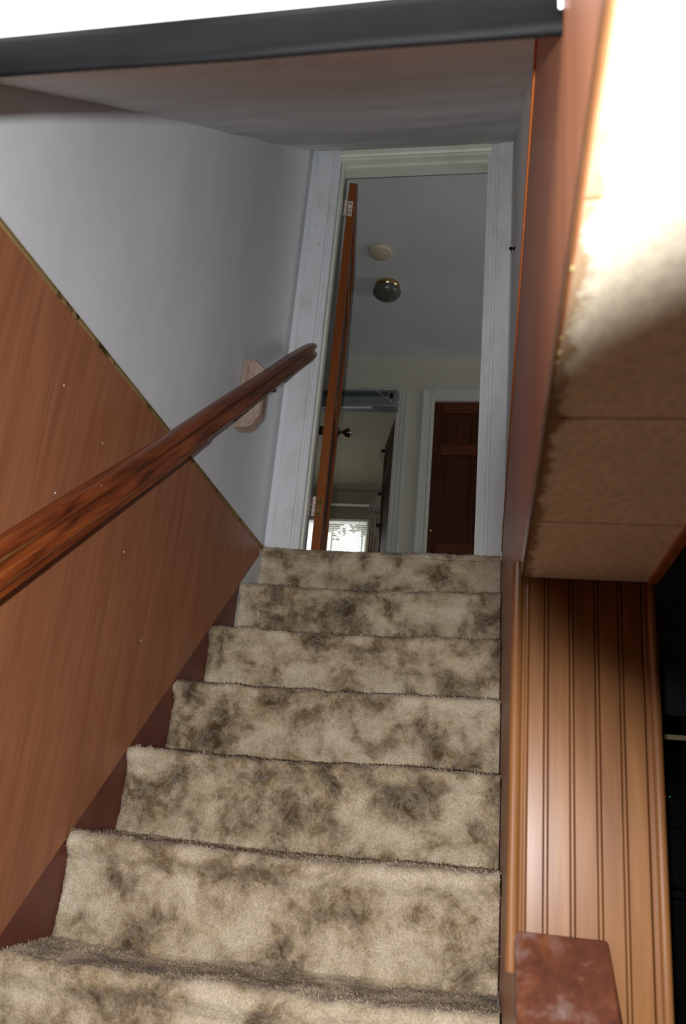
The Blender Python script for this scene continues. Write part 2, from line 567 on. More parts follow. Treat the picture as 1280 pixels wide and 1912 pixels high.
# wall with the stair door
DL, DR, OL, OR = -0.978, -0.0047, -0.8556, -0.109   # casing outer, opening
HH = 2.060                                             # opening height
struct(boxes('wall_stair_door', [(-2.7, OL - 0.012, YD, 0.15, -0.3, HC), (OR + 0.012, 2.3, YD, 0.15, -0.3, HC),
                                 (OL - 0.012, OR + 0.012, YD, 0.15, HH + 0.012, HC)], 'hall_wall'))
struct(box('wall_return', XL - 0.01, OL - 0.013, YD - 0.003, YD - 0.0001, -0.3, 2.3, 'plaster'))
struct(box('floor_hall', -2.7, 2.3, 0.03, YB, -0.25, -0.012, 'dark_floor'))
struct(box('ceiling_hall', -2.7, 2.3, 0.14, YB + 0.06, HC, HC + 0.05, 'hall_ceiling'))
struct(box('wall_hall_left', -2.8, -2.7, 0.03, YB + 0.1, -0.2, HC, 'hall_wall'))
FL, FRX = -1.66, -0.807       # far doorway
CL, CRX = -0.532, 0.235       # closed door opening
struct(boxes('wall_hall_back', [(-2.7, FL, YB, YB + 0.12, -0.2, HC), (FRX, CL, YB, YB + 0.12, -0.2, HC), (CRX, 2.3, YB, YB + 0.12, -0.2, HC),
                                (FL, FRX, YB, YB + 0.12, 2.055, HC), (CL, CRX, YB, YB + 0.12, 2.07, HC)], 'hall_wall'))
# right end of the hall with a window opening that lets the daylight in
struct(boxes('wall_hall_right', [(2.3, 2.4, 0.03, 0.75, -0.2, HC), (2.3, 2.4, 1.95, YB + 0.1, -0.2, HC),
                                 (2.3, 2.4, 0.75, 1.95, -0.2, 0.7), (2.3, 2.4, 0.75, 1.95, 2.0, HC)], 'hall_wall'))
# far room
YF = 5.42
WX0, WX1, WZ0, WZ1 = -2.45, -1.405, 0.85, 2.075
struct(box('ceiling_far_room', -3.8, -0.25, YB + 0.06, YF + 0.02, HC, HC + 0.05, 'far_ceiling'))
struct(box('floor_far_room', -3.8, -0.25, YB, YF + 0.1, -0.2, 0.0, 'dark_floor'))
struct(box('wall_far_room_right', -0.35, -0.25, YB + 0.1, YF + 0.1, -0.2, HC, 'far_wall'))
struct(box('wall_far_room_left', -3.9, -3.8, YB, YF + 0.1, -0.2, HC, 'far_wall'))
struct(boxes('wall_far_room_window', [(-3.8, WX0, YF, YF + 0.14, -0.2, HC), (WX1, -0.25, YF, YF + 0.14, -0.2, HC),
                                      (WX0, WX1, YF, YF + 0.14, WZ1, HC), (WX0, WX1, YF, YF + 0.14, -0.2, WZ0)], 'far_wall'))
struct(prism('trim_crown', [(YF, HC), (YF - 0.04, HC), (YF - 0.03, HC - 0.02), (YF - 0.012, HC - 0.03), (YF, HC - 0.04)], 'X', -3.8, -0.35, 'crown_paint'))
struct(box('ground_outside', -40, 30, YF + 0.5, 60, -0.9, -0.8, 'snow'))

# ------------------------------------------------------------------ stair door frame
tr = struct(empty('trim_1', (0.5 * (DL + DR), YD, 0)))
CW = OL - DL


def casing_profile(x_in, x_out, y):
    s = 1 if x_out > x_in else -1
    w_ = abs(x_out - x_in)
    pts = [(0.0, 0.0), (0.0, -0.010), (0.010, -0.014), (0.022, -0.014), (0.026, -0.009), (0.034, -0.009), (0.038, -0.017),
           (w_ * 0.55, -0.019), (w_ - 0.012, -0.022), (w_ - 0.002, -0.021), (w_, -0.017), (w_, 0.0)]
    return [(x_in + s * px, y + py) for px, py in pts]


prism('casing', casing_profile(OL, DL, YD), 'Z', -0.02, 2.118, 'white_paint', tr)
prism('casing', casing_profile(OR, DR, YD), 'Z', -0.02, 2.118, 'white_paint', tr)
prism('head_casing', [(YD, HH - 0.001), (YD - 0.010, HH - 0.001), (YD - 0.014, HH + 0.012), (YD - 0.010, HH + 0.022), (YD - 0.018, HH + 0.03), (YD - 0.020, HH + 0.055), (YD, HH + 0.058)],
      'X', OL - 0.001, OR + 0.001, 'cream_paint', tr)
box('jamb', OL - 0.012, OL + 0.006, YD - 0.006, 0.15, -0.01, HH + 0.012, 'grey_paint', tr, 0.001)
box('jamb', OR - 0.004, OR + 0.012, YD - 0.006, 0.15, -0.01, HH + 0.012, 'cream_paint', tr, 0.001)
box('head_jamb', OL, OR, YD - 0.006, 0.15, HH, HH + 0.018, 'cream_paint', tr, 0.001)
box('door_stop', OL + 0.004, OL + 0.016, YD - 0.002, YD + 0.035, -0.01, HH, 'cream_paint', tr, 0.002)
box('door_stop', OR - 0.015, OR - 0.003, YD - 0.002, YD + 0.035, -0.01, HH, 'white_paint', tr, 0.002)
box('door_stop', OL + 0.016, OR - 0.015, YD + 0.03, YD + 0.062, HH - 0.012, HH + 0.002, 'cream_paint', tr, 0.002)

# ------------------------------------------------------------------ stair door leaf (open into the hall)
HX, HY = OL + 0.028, 0.142
door = struct(empty('door_1', (HX, HY, 0)))
LW, LT, LZ0, LZ1 = 0.735, 0.038, 0.012, 2.025
ANG = math.radians(9.3)                    # swing past square, towards the left


def leaf_pt(s, t, z):
    """s along the leaf from the hinge, t across (0 = left face, LT = right face)."""
    return (HX + t * math.cos(ANG) - s * math.sin(ANG), HY + s * math.cos(ANG) + t * math.sin(ANG), z)


def leaf_box(name, s0, s1, t0, t1, z0, z1, mat, parent, bevel=0.0015):
    bm = bmesh.new()
    bm_box(bm, s0, s1, t0, t1, z0, z1)
    for v_ in bm.verts:
        v_.co = leaf_pt(*v_.co)
    return to_obj(name, bm, mat, parent, bevel, 1)


leaf_box('stile', 0, 0.11, 0, LT, LZ0, LZ1, 'door_wood', door)
leaf_box('stile', LW - 0.11, LW, 0, LT, LZ0, LZ1, 'door_wood', door)
for z0, z1 in ((LZ0, 0.24), (0.80, 0.95), (1.55, 1.66), (1.91, LZ1)):
    leaf_box('rail', 0.11, LW - 0.11, 0.0005, LT - 0.0005, z0, z1, 'door_wood', door)
for z0, z1 in ((0.24, 0.80), (0.95, 1.55), (1.66, 1.91)):
    leaf_box('panel', 0.11, LW - 0.11, 0.010, LT - 0.010, z0, z1, 'door_dark', door)
for zc_ in (1.860, 0.232):
    hg = leaf_box('hinge', -0.0025, 0.001, 0.004, 0.028, zc_ - 0.046, zc_ + 0.046, 'painted_hinge' if zc_ > 1 else 'brass', door, 0.0005)
    for k in range(3):
        for tt in (0.010, 0.020):
            if k == 1 and tt < 0.015:
                continue
            lathe('screw', [(0.0035, 0), (0.003, 0.0012), (0, 0.0014)], leaf_pt(-0.0025, tt, zc_ + (k - 1) * 0.03), (0, -1, 0), 'steel_dark', hg, 10)
    for k in range(5):
        z0 = zc_ - 0.046 + k * 0.0186
        lathe('knuckle', [(0.0075, 0), (0.0085, 0.002), (0.0085, 0.015), (0.0075, 0.0176)], (HX - 0.006, HY - 0.008, z0), (0, 0, 1), 'painted_hinge', hg, 12)
    box('jamb_plate', OL + 0.006, OL + 0.0085, HY - 0.045, HY - 0.008, zc_ - 0.046, zc_ + 0.046, 'painted_hinge', hg)
KS = 0.672
nrm = Vector((math.cos(ANG), math.sin(ANG), 0))
for t, sgn, mt in ((LT, 1, 'dark_chrome'), (0, -1, 'amber_glass')):
    lathe('knob', [(0.027, 0), (0.027, 0.004), (0.018, 0.009), (0.010, 0.012), (0.009, 0.030), (0.013, 0.034), (0.024, 0.046),
                   (0.027, 0.056), (0.024, 0.066), (0.012, 0.070), (0.010, 0.074), (0, 0.075)],
          leaf_pt(KS, t, 0.925), nrm * sgn, mt, door, 24)

# ------------------------------------------------------------------ hall: doors and trim of the back wall


def framed_opening(name, x0, x1, ztop, mat='hall_trim'):
    t_ = struct(empty(name, (0.5 * (x0 + x1), YB, 0)))
    w_ = 0.078
    for xi, s in ((x0, -1), (x1, 1)):
        prism('casing', [(xi - s * 0.006, YB), (xi - s * 0.006, YB - 0.010), (xi + s * 0.012, YB - 0.013), (xi + s * 0.016, YB - 0.008), (xi + s * 0.024, YB - 0.008),
                         (xi + s * 0.028, YB - 0.014), (xi + s * (w_ - 0.016), YB - 0.017), (xi + s * (w_ - 0.012), YB - 0.022), (xi + s * w_, YB - 0.022), (xi + s * w_, YB)],
              'Z', 0.0, ztop + w_, mat, t_)
        box('jamb', xi - s * 0.012, xi + s * 0.001, YB - 0.004, YB + 0.124, 0, ztop, mat, t_)
    prism('head_casing', [(YB, ztop - 0.006), (YB - 0.010, ztop - 0.006), (YB - 0.013, ztop + 0.012), (YB - 0.008, ztop + 0.016), (YB - 0.008, ztop + 0.024), (YB - 0.014, ztop + 0.028),
                          (YB - 0.017, ztop + w_ - 0.016), (YB - 0.022, ztop + w_ - 0.012), (YB - 0.022, ztop + w_), (YB, ztop + w_)], 'X', x0 + 0.006, x1 - 0.006, mat, t_)
    box('head_jamb', x0 + 0.01, x1 - 0.01, YB - 0.003, YB + 0.123, ztop - 0.012, ztop + 0.001, mat, t_)
    return t_


framed_opening('trim_2', FL, FRX, 2.055)
framed_opening('trim_3', CL, CRX, 2.07)
# closed dark door: stiles, rails and boarded panels
d2 = struct(empty('door_2', (0.5 * (CL + CRX), YB + 0.03, 0)))
a0, a1 = CL + 0.013, CRX - 0.013
yf = YB + 0.018
box('stile', a0, a0 + 0.06, yf, yf + 0.036, 0.01, 2.057, 'door_dark', d2, 0.003, 1)
box('stile', a1 - 0.10, a1, yf, yf + 0.036, 0.01, 2.057, 'door_dark', d2, 0.003, 1)
for z0, z1 in ((1.965, 2.057), (1.605, 1.695), (0.80, 0.895), (0.01, 0.2)):
    box('rail', a0 + 0.06, a1 - 0.10, yf, yf + 0.036, z0, z1, 'door_dark_rail', d2, 0.003, 1)
for z0, z1 in ((1.695, 1.965), (0.895, 1.605), (0.2, 0.80)):
    n = 5
    wd = (a1 - 0.10 - a0 - 0.06) / n
    for k in range(n):
        box('board', a0 + 0.06 + k * wd + 0.001, a0 + 0.06 + (k + 1) * wd - 0.001, yf + 0.014 + 0.004 * (k % 2), yf + 0.03, z0, z1, 'door_dark', d2, 0.002, 1)
box('back_panel', a0 + 0.01, a1 - 0.01, yf + 0.031, yf + 0.035, 0.012, 2.055, 'door_dark', d2)
lathe('knob', [(0.012, 0), (0.012, 0.003), (0.005, 0.006), (0.005, 0.016), (0.011, 0.02), (0.012, 0.027), (0, 0.031)], (a0 + 0.022, yf, 0.985), (0, -1, 0), 'bright_brass', d2, 20)

# door of the far room, swung back, with clips and tabs at its edge
d3 = struct(empty('door_3', (FRX - 0.013, YB + 0.11, 0)))
p0 = Vector((FRX - 0.016, YB + 0.115, 0))
p1 = Vector((-1.000, 3.395, 0))
dv = (p1 - p0).normalized()
nv = Vector((-dv.y, dv.x, 0))          # towards the left


def d3_box(name, s0, s1, t0, t1, z0, z1, mat, parent=d3, bevel=0.002):
    bm = bmesh.new()
    bm_box(bm, s0, s1, t0, t1, z0, z1)
    for v_ in bm.verts:
        c_ = p0 + dv * v_.co.x + nv * v_.co.y
        v_.co = (c_.x, c_.y, v_.co.z)
    return to_obj(name, bm, mat, parent, bevel, 1)


L3 = (p1 - p0).length
d3_box('stile', 0, 0.1, -0.036, 0, 0.01, 2.03, 'door_dark')
d3_box('stile', L3 - 0.1, L3, -0.036, 0, 0.01, 2.03, 'door_dark')
for z0, z1 in ((0.01, 0.22), (0.85, 0.99), (1.62, 1.72), (1.92, 2.03)):
    d3_box('rail', 0.1, L3 - 0.1, -0.0355, -0.0005, z0, z1, 'door_dark_rail')
for z0, z1 in ((0.22, 0.85), (0.99, 1.62), (1.72, 1.92)):
    d3_box('panel', 0.1, L3 - 0.1, -0.028, -0.009, z0, z1, 'door_dark')
for zt, h in ((1.965, 0.13), (1.56, 0.115), (1.275, 0.11)):
    d3_box('clip', L3 - 0.05, L3 + 0.004, 0.0, 0.032, zt - 0.008, zt + 0.022, 'steel_dark', d3, 0.003)
    bm = bmesh.new()
    pts = [(L3 - 0.045, 0.0, zt - 0.008), (L3, 0.045, zt - 0.008), (L3 - 0.01, 0.012, zt - h)]
    A = [bm.verts.new(p) for p in pts]
    B = [bm.verts.new((p[0] + 0.004, p[1] + 0.004, p[2])) for p in pts]
    bm.faces.new(A)
    bm.faces.new(B[::-1])
    for i in range(3):
        bm.faces.new((A[i], B[i], B[(i + 1) % 3], A[(i + 1) % 3]))
    for v_ in bm.verts:
        c_ = p0 + dv * v_.co.x + nv * v_.co.y
        v_.co = (c_.x, c_.y, v_.co.z)
    to_obj('tab', bm, 'cream_tab', d3)

# ------------------------------------------------------------------ staircase and carpet
st = tag(empty('staircase', (0.5 * (XL + XR), -1.5, ZB)), 'steep straight wooden staircase under the mottled brown carpet', 'staircase')
for k in range(1, NSTEP):
    y0, z0 = -k * RUN, -k * RISE
    prism('step', [(y0 + 0.045, z0 - 0.03), (y0 + RUN + 0.06, z0 - 0.03), (y0 + RUN + 0.06, z0 - RISE - 0.03), (y0 + 0.055, z0 - RISE - 0.03), (y0 + 0.055, z0 - 0.055), (y0 + 0.045, z0 - 0.055)],
          'X', XL + 0.006 + 0.027 * y0, XP - 0.002 if y0 > YCOL else 0.0, 'red_skirt', st)
box('landing_board', XL + 0.012, XR - 0.003, YD + 0.006, YD + 0.03, -0.22, -0.03, 'red_skirt', st)
# painted stringer on the left wall, white at the top step
splay(prism('stringer', [(-0.235, -0.205), (-0.235, -0.60), (-2.55, -2.69), (-3.0, -2.69), (-3.0, -2.66)], 'X', XL + 0.0005, XL + 0.004, 'red_skirt', st))

carpet = tag(empty('carpet_runner', (0.5 * (XL + XR), -1.4, ZB)), 'mottled beige and brown shag carpet covering the steep stairs', 'carpet')


def step_profile(top):
    """local (y, z) outline from the back of the tread over the nosing down the riser; y0 = nosing front."""
    P = []
    back = RUN + 0.028 if not top else 0.032
    P.append((back, -0.004))
    P.append((0.06, -0.001))
    P.append((0.022, 0.0))
    for a in range(10, 131, 17):
        t = math.radians(a)
        P.append((0.022 - 0.022 * math.sin(t), -0.022 + 0.022 * math.cos(t)))
    P.append((0.022, -0.060))
    P.append((0.024, -0.085))
    P.append((0.022, -0.14))
    P.append((0.018, -RISE - 0.012))
    if top:
        P = [(y_ - 0.010, z_) if z_ < -0.03 else (y_, z_) for y_, z_ in P]
    return np.array(P)


def resample(P, n):
    d = np.r_[0, np.cumsum(np.linalg.norm(np.diff(P, axis=0), axis=1))]
    t = np.linspace(0, d[-1], n)
    return np.stack([np.interp(t, d, P[:, 0]), np.interp(t, d, P[:, 1])], -1), t


def make_pile(P, N, n_blades, parent, seed):
    r_ = np.random.default_rng(seed)
    nu, nv_, _ = P.shape
    iu = r_.integers(0, nu, n_blades)
    iv = r_.integers(0, nv_, n_blades)
    base = P[iu, iv] + r_.normal(0, 0.0018, (n_blades, 3))
    nn = N[iu, iv] + r_.normal(0, 0.55, (n_blades, 3))
    nn /= np.linalg.norm(nn, axis=1, keepdims=True)
    side = np.cross(nn, r_.normal(0, 1, (n_blades, 3)))
    side /= np.linalg.norm(side, axis=1, keepdims=True) + 1e-9
    h = r_.uniform(0.002, 0.0050, (n_blades, 1))
    w_ = 0.0011
    V = np.stack([base - nn * 0.002 - side * w_, base - nn * 0.002 + side * w_, base + nn * h], 1).reshape(-1, 3)
    me = bpy.data.meshes.new('pile')
    me.vertices.add(len(V))
    me.vertices.foreach_set('co', V.reshape(-1).astype(np.float32))
    me.loops.add(len(V))
    me.loops.foreach_set('vertex_index', np.arange(len(V), dtype=np.int32))
    me.polygons.add(n_blades)
    me.polygons.foreach_set('loop_start', (np.arange(n_blades) * 3).astype(np.int32))
    me.polygons.foreach_set('loop_total', np.full(n_blades, 3, np.int32))
    me.update(calc_edges=True)
    o = finish('pile', me, 'carpet', parent)
    o['kind'] = 'stuff'
    return o


for k in range(0, NSTEP):
    y0, z0 = -k * RUN, -k * RISE
    fine = k <= 7
    nX, nP = (250, 96) if fine else (60, 30)
    prof, tt = resample(step_profile(k == 0), nP)
    xl = XL + 0.002 + 0.027 * y0
    xr = XP - 0.004 if y0 > YCOL + 0.05 else XP + 0.012
    xs = np.linspace(xl, xr, nX)
    base = np.zeros((nX, nP, 3))
    base[..., 0] = xs[:, None]
    base[..., 1] = y0 + prof[None, :, 0]
    base[..., 2] = z0 + prof[None, :, 1]
    U = np.broadcast_to(xs[:, None], (nX, nP)) + 5
    T = np.broadcast_to(tt[None, :], (nX, nP)) + 3 + k * 0.7
    d1 = np.gradient(prof, axis=0)
    n2 = np.stack([-d1[:, 1], d1[:, 0]], -1)
    n2 /= np.linalg.norm(n2, axis=1, keepdims=True)
    if n2[0, 1] < 0:
        n2 = -n2
    N = np.zeros_like(base)
    N[..., 1] = n2[None, :, 0]
    N[..., 2] = n2[None, :, 1]
    disp = 0.006 * vnoise(U * 4, T * 4, 21 + k) + 0.004 * vnoise(U * 17, T * 17, 41 + k) + 0.0022 * vnoise(U * 55, T * 55, 61)
    if fine:
        disp = disp + rng.normal(0, 0.0010, disp.shape)
    edge = np.minimum(np.minimum(xs - xl, 10) / 0.02, 1.0)
    edge = np.clip(edge, 0, 1)
    disp = disp + (np.sqrt(1 - (1 - edge) ** 2)[:, None] - 1) * 0.012
    fade = np.clip(np.minimum(tt, tt[-1] - tt) / 0.02, 0, 1)
    base += N * (disp * (0.3 + 0.7 * fade)[None, :])[..., None]
    sag = -0.010 * np.sin(np.clip((xs - xl) / (xr - xl), 0, 1) * math.pi) + 0.006 * vnoise(xs * 3 + 7, xs * 0 + k + 1.5, 9)
    base[..., 2] += sag[:, None] * fade[None, :]
    base[..., 0] += (0.004 * vnoise(T * 25, U * 2, 77)) * (1 - edge)[:, None]
    cov = grid_mesh('step_cover', base, 'carpet', carpet)
    if fine:
        make_pile(base, N, 26000, cov, 100 + k)

# ------------------------------------------------------------------ left panelling
lp = tag(empty('wood_panelling', (XL, -1.6, -0.8)), 'wood-print hardboard panelling on the left wall below the plaster', 'panelling')
BOT = [(-0.045, -0.015), (-3.02, -2.70)]
top_z = -0.012
for ya, yb in ((-0.045, -2.50), (-2.502, -5.5)):
    def zb(y):
        return max(ZB, -0.018 + 0.907 * y)

    def ztop(y):
        return -0.012 - 0.022 * y
    poly = [(ya, ztop(ya)), (ya, min(top_z - 0.004, zb(ya)))]
    if yb < -2.957:
        poly += [(-2.957, ZB)]
    poly += [(yb, zb(yb)), (yb, ztop(yb))]
    splay(prism('panel', poly, 'X', XL + 0.0005, XL + 0.0065, 'panelling', lp))
splay(prism('edge_strip', [(-0.01, top_z - 0.008), (-5.5, top_z + 0.113), (-5.5, top_z + 0.127), (-0.01, top_z + 0.006)], 'X', XL + 0.0005, XL + 0.0105, 'edge_trim', lp, 0.002))
splay(prism('bead_strip', [(-0.02, top_z + 0.0065), (-5.5, top_z + 0.1275), (-5.5, top_z + 0.136), (-0.02, top_z + 0.014)], 'X', XL + 0.0005, XL + 0.006, 'plaster', lp))
for y, z in ((-1.66, -0.155), (-1.44, -0.20), (-1.60, -0.40), (-1.22, -0.42), (-1.02, -0.62), (-1.9, -0.6)):
    splay(lathe('nail', [(0.003, 0), (0.0025, 0.001), (0, 0.0012)], (XL + 0.0065, y, z), (1, 0, 0), 'painted_hinge', lp, 8))

# ------------------------------------------------------------------ right panelling and soffit
rp = tag(empty('wood_panelling', (XP, -1.6, -0.8)), 'wood-print panelling with a bright orange edge on the right stair wall', 'panelling')
prism('panel', [(-0.02, 0.012), (-0.02, -0.40), (YCOL + 0.01, ZB + 0.01), (YCOL + 0.01, ZS + 0.001), (-4.6, ZS + 0.001), (-4.6, ZC - 0.003), (YOPEN - 0.003, ZC - 0.003), (YOPEN - 0.003, -0.3), (-2.6, 0.012)],
      'X', XP, -0.002, 'panelling', rp)
prism('edge_strip', [(-0.02, 0.004), (-2.60, 0.000), (-2.60, 0.026), (-0.02, 0.024)], 'X', XP - 0.003, -0.0005, 'panel_edge', rp, 0.001)
prism('lower_strip', [(YCOL + 0.0, ZS - 0.006), (-4.6, ZS - 0.006), (-4.6, ZS + 0.012), (YCOL, ZS + 0.012)], 'X', XP - 0.0022, XP - 0.0002, 'moulding_wood', rp, 0.0008)

so = struct(empty('ceiling_soffit', (0.07, -3.2, ZS)))
XSR = 0.158
box('soffit_core', -0.001, XSR - 0.004, -4.6, YCOL + 0.004, ZS + 0.010, ZC - 0.001, 'tile_joint', so)
joints = [YCOL + 0.002, -2.330, -2.592, -2.860, -3.12, -3.38, -3.64, -3.90, -4.16, -4.42, -4.6]
for ya, yb in zip(joints, joints[1:]):
    box('tile', XP + 0.002, XSR, yb + 0.0012, ya - 0.0012, ZS, ZS + 0.010, 'fibre_tile', so, 0.0025, 2)
box('side_board', XSR - 0.004, XSR + 0.010, -4.6, YCOL + 0.09, ZS - 0.004, ZC - 0.001, 'panelling', so, 0.002, 1)
for y, r_ in ((-2.72, 0.0028), (-2.70, 0.0034), (-2.685, 0.0026), (-2.80, 0.003), (-2.66, 0.0024), (-2.64, 0.0022)):
    bm = bmesh.new()
    bmesh.ops.create_icosphere(bm, subdivisions=2, radius=r_)
    for v_ in bm.verts:
        v_.co *= 1 + random.uniform(-0.3, 0.3)
        v_.co.z *= 0.6
        v_.co += Vector((XP + 0.001, y, ZS - 0.001))
    to_obj('foam_blob', bm, 'yellow_foam', so, smooth=True)

# ------------------------------------------------------------------ beadboard column
bc = tag(empty('beadboard_column', (0.075, YCOL, ZB)), 'boxed column of orange-brown beadboard beside the stairs', 'column')
box('core', XP + 0.008, XSR - 0.002, YCOL + 0.006, YCOL + 0.10, ZB, ZS + 0.008, 'groove_stain', bc)
edges = [(-0.0025, 0.0185), (0.0236, 0.0514), (0.0565, 0.0843), (0.0893, 0.1153), (0.1203, 0.1462)]
for (x0, x1) in edges:
    box('plank', x0 + 0.0008, x1 - 0.0008, YCOL, YCOL + 0.007, ZB, ZS, 'beadboard', bc, 0.0006, 1)
for (_, x0), (x1, _) in zip(edges, edges[1:]):
    box('bead', x0 + 0.0006, x1 - 0.0006, YCOL + 0.0006, YCOL + 0.007, ZB, ZS, 'beadboard', bc, 0.0006, 1)


def quarter(cx, cy, r_, a0_, a1_, n=8):
    return [(cx + r_ * math.cos(math.radians(a0_ + (a1_ - a0_) * i_ / n)), cy + r_ * math.sin(math.radians(a0_ + (a1_ - a0_) * i_ / n))) for i_ in range(n + 1)]


ZM = -1.192
prism('corner_moulding', quarter(-0.0185, YCOL - 0.004, 0.0072, 90, 360, 12) + [(-0.0113, YCOL + 0.004)], 'Z', ZM, ZS + 0.02, 'moulding_wood', bc, smooth=False)
box('moulding_flat', -0.0115, -0.0066, YCOL - 0.004, YCOL + 0.006, ZM + 0.02, ZS, 'flat_wood', bc, 0.001, 1)
prism('inner_moulding', quarter(-0.0048, YCOL + 0.000, 0.0024, 180, 360, 8) + [(-0.0024, YCOL + 0.004), (-0.0072, YCOL + 0.004)], 'Z', ZB, ZS, 'moulding_wood', bc)
box('side_strip', 0.1468, 0.154, YCOL - 0.003, YCOL + 0.008, ZB, ZS - 0.001, 'moulding_wood', bc, 0.001, 1)
prism('corner_moulding', quarter(0.1595, YCOL - 0.002, 0.0065, 150, 420, 12), 'Z', ZB, ZS - 0.005, 'moulding_wood', bc)

# ------------------------------------------------------------------ sloping rail cap on the open side
rc = tag(empty('stair_rail', (0.04, -2.6, ZB)), 'worn red-brown board capping the open side of the stairs by the column', 'rail')
yt, zt = YCOL - 0.012, -1.146
sl = 0.907
yb_ = -3.05
bm = bmesh.new()
hw = ((-0.0155, 0.094, yt), (-0.0155, 0.112, yb_))
cs = []
for x0, x1, y in hw:
    z = zt + sl * (y - yt)
    cs.append([bm.verts.new((x0, y, z)), bm.verts.new((x1, y, z)), bm.verts.new((x1, y, z - 0.05)), bm.verts.new((x0, y, z - 0.05))])
for j in range(4):
    bm.faces.new((cs[0][j], cs[0][(j + 1) % 4], cs[1][(j + 1) % 4], cs[1][j]))
bm.faces.new(cs[0])
bm.faces.new(cs[1][::-1])
to_obj('cap_board', bm, 'worn_red_wood', rc, 0.004, 2)
prism('knee_wall', [(yt - 0.01, zt - 0.052), (yb_, zt + sl * (yb_ - yt) - 0.05), (yb_, ZB), (yt - 0.01, ZB)], 'X', 0.004, 0.085, 'panelling', rc)

# ------------------------------------------------------------------ black edge guard at the stair opening
eg = tag(empty('edge_guard', (-0.5, YOPEN, ZC)), 'black plastic guard along the ceiling edge above the stairs', 'edge guard')
n = 90
xs = np.linspace(XL - 0.07, XP - 0.0003, n)
rows = []
for i_, xx in enumerate(xs):
    low = -0.450 + 0.004 * float(vnoise(np.array([xx * 7 + 9]), np.array([0.5]), 3)[0]) - 0.008 * max(0, 1 - abs(xx + 0.62) / 0.10)
    bul = 0.004 * float(vnoise(np.array([xx * 9 + 9]), np.array([7.5]), 4)[0])
    zt_ = ZC - 0.024 + (xx - XL + 0.1) / 1.275 * 0.0345
    rows.append([(xx, YOPEN + 0.012, zt_ + 0.03), (xx, YOPEN + 0.0045, zt_ + 0.03), (xx, YOPEN + 0.0045, zt_ - 0.001), (xx, YOPEN - 0.001, zt_ - 0.001), (xx, YOPEN - 0.003 - bul, zt_ - 0.012), (xx, YOPEN - 0.004 - bul, low + 0.012),
                 (xx, YOPEN - 0.001, low + 0.002), (xx, YOPEN + 0.004, low + 0.002), (xx, YOPEN + 0.012, low + 0.012), (xx, YOPEN + 0.012, zt_ + 0.03)])
grid_mesh('guard_strip', np.array(rows), 'black_plastic', eg)
box('white_end_tape', XP - 0.0045, XP - 0.0005, YOPEN - 0.0125, YOPEN - 0.0095, -0.436, ZC - 0.001, 'white_paint', eg, 0.001, 1)

# ------------------------------------------------------------------ handrail
hr = tag(empty('handrail', (-0.9, -1.0, 0.0)), 'moulded dark red-brown wooden handrail on the plaster wall', 'handrail')
A_ = Vector((-0.882, -0.015, 0.935))
B_ = Vector((-0.882, -2.75, -1.305))
d_ = (A_ - B_).normalized()
up = Vector((0, -d_.z, d_.y))
side = Vector((1, 0, 0))
H_ = 0.037
prof = [(-0.022, -H_), (0.020, -H_), (0.0245, -H_ + 0.006), (0.026, -H_ + 0.016), (0.023, -H_ + 0.026), (0.014, -H_ + 0.034), (0.0125, -H_ + 0.040),
        (0.016, -H_ + 0.045), (0.024, -H_ + 0.052), (0.0275, -H_ + 0.060), (0.0265, -H_ + 0.068), (0.020, -H_ + 0.076), (0.010, -H_ + 0.080), (-0.008, -H_ + 0.080),
        (-0.019, -H_ + 0.076), (-0.026, -H_ + 0.066), (-0.025, -H_ + 0.055), (-0.014, -H_ + 0.044), (-0.014, -H_ + 0.036), (-0.024, -H_ + 0.024), (-0.026, -H_ + 0.01)]
rings = []
NS = 60
bm = bmesh.new()
for i_ in range(NS + 1):
    c_ = B_.lerp(A_, i_ / NS)
    t_ = i_ / NS
    wob = 0.0025 * math.sin(t_ * 9) + 0.0015 * math.sin(t_ * 23)
    end = 0.93 if i_ < NS - 1 else (0.90 if i_ == NS - 1 else 0.80)
    rings.append([bm.verts.new(c_ + side * (px * end) + up * (py * end + wob)) for px, py in prof])
for r0, r1 in zip(rings, rings[1:]):
    for j in range(len(prof)):
        bm.faces.new((r0[j], r0[(j + 1) % len(prof)], r1[(j + 1) % len(prof)], r1[j]))
bm.faces.new(rings[0])
bm.faces.new(rings[-1][::-1])
ro = to_obj('rail', bm, 'rail_wood', hr)
ro.data.polygons.foreach_set('use_smooth', [len(p.vertices) == 4 for p in ro.data.polygons])


def on_rail(y, dx, dup):
    t_ = (y - B_.y) / (A_.y - B_.y)
    return B_.lerp(A_, t_) + side * dx + up * dup


# fillet under the rail, ending in a stepped cut
bm = bmesh.new()
sec = [(-0.016, 0.0), (0.012, 0.0), (0.012, -0.014), (-0.016, -0.014)]
ys_ = [-2.7, -1.28, -1.255, -1.19, -1.175]
sc_ = [1, 1, 0.85, 0.85, 0.1]
rr = []
for y, s_ in zip(ys_, sc_):
    rr.append([bm.verts.new(on_rail(y, px, -H_ + 0.001 + py * s_)) for px, py in sec])
for r0, r1 in zip(rr, rr[1:]):
    for j in range(4):
        bm.faces.new((r0[j], r0[(j + 1) % 4], r1[(j + 1) % 4], r1[j]))
bm.faces.new(rr[0])
bm.faces.new(rr[-1][::-1])
to_obj('fillet', bm, 'rail_wood', hr)
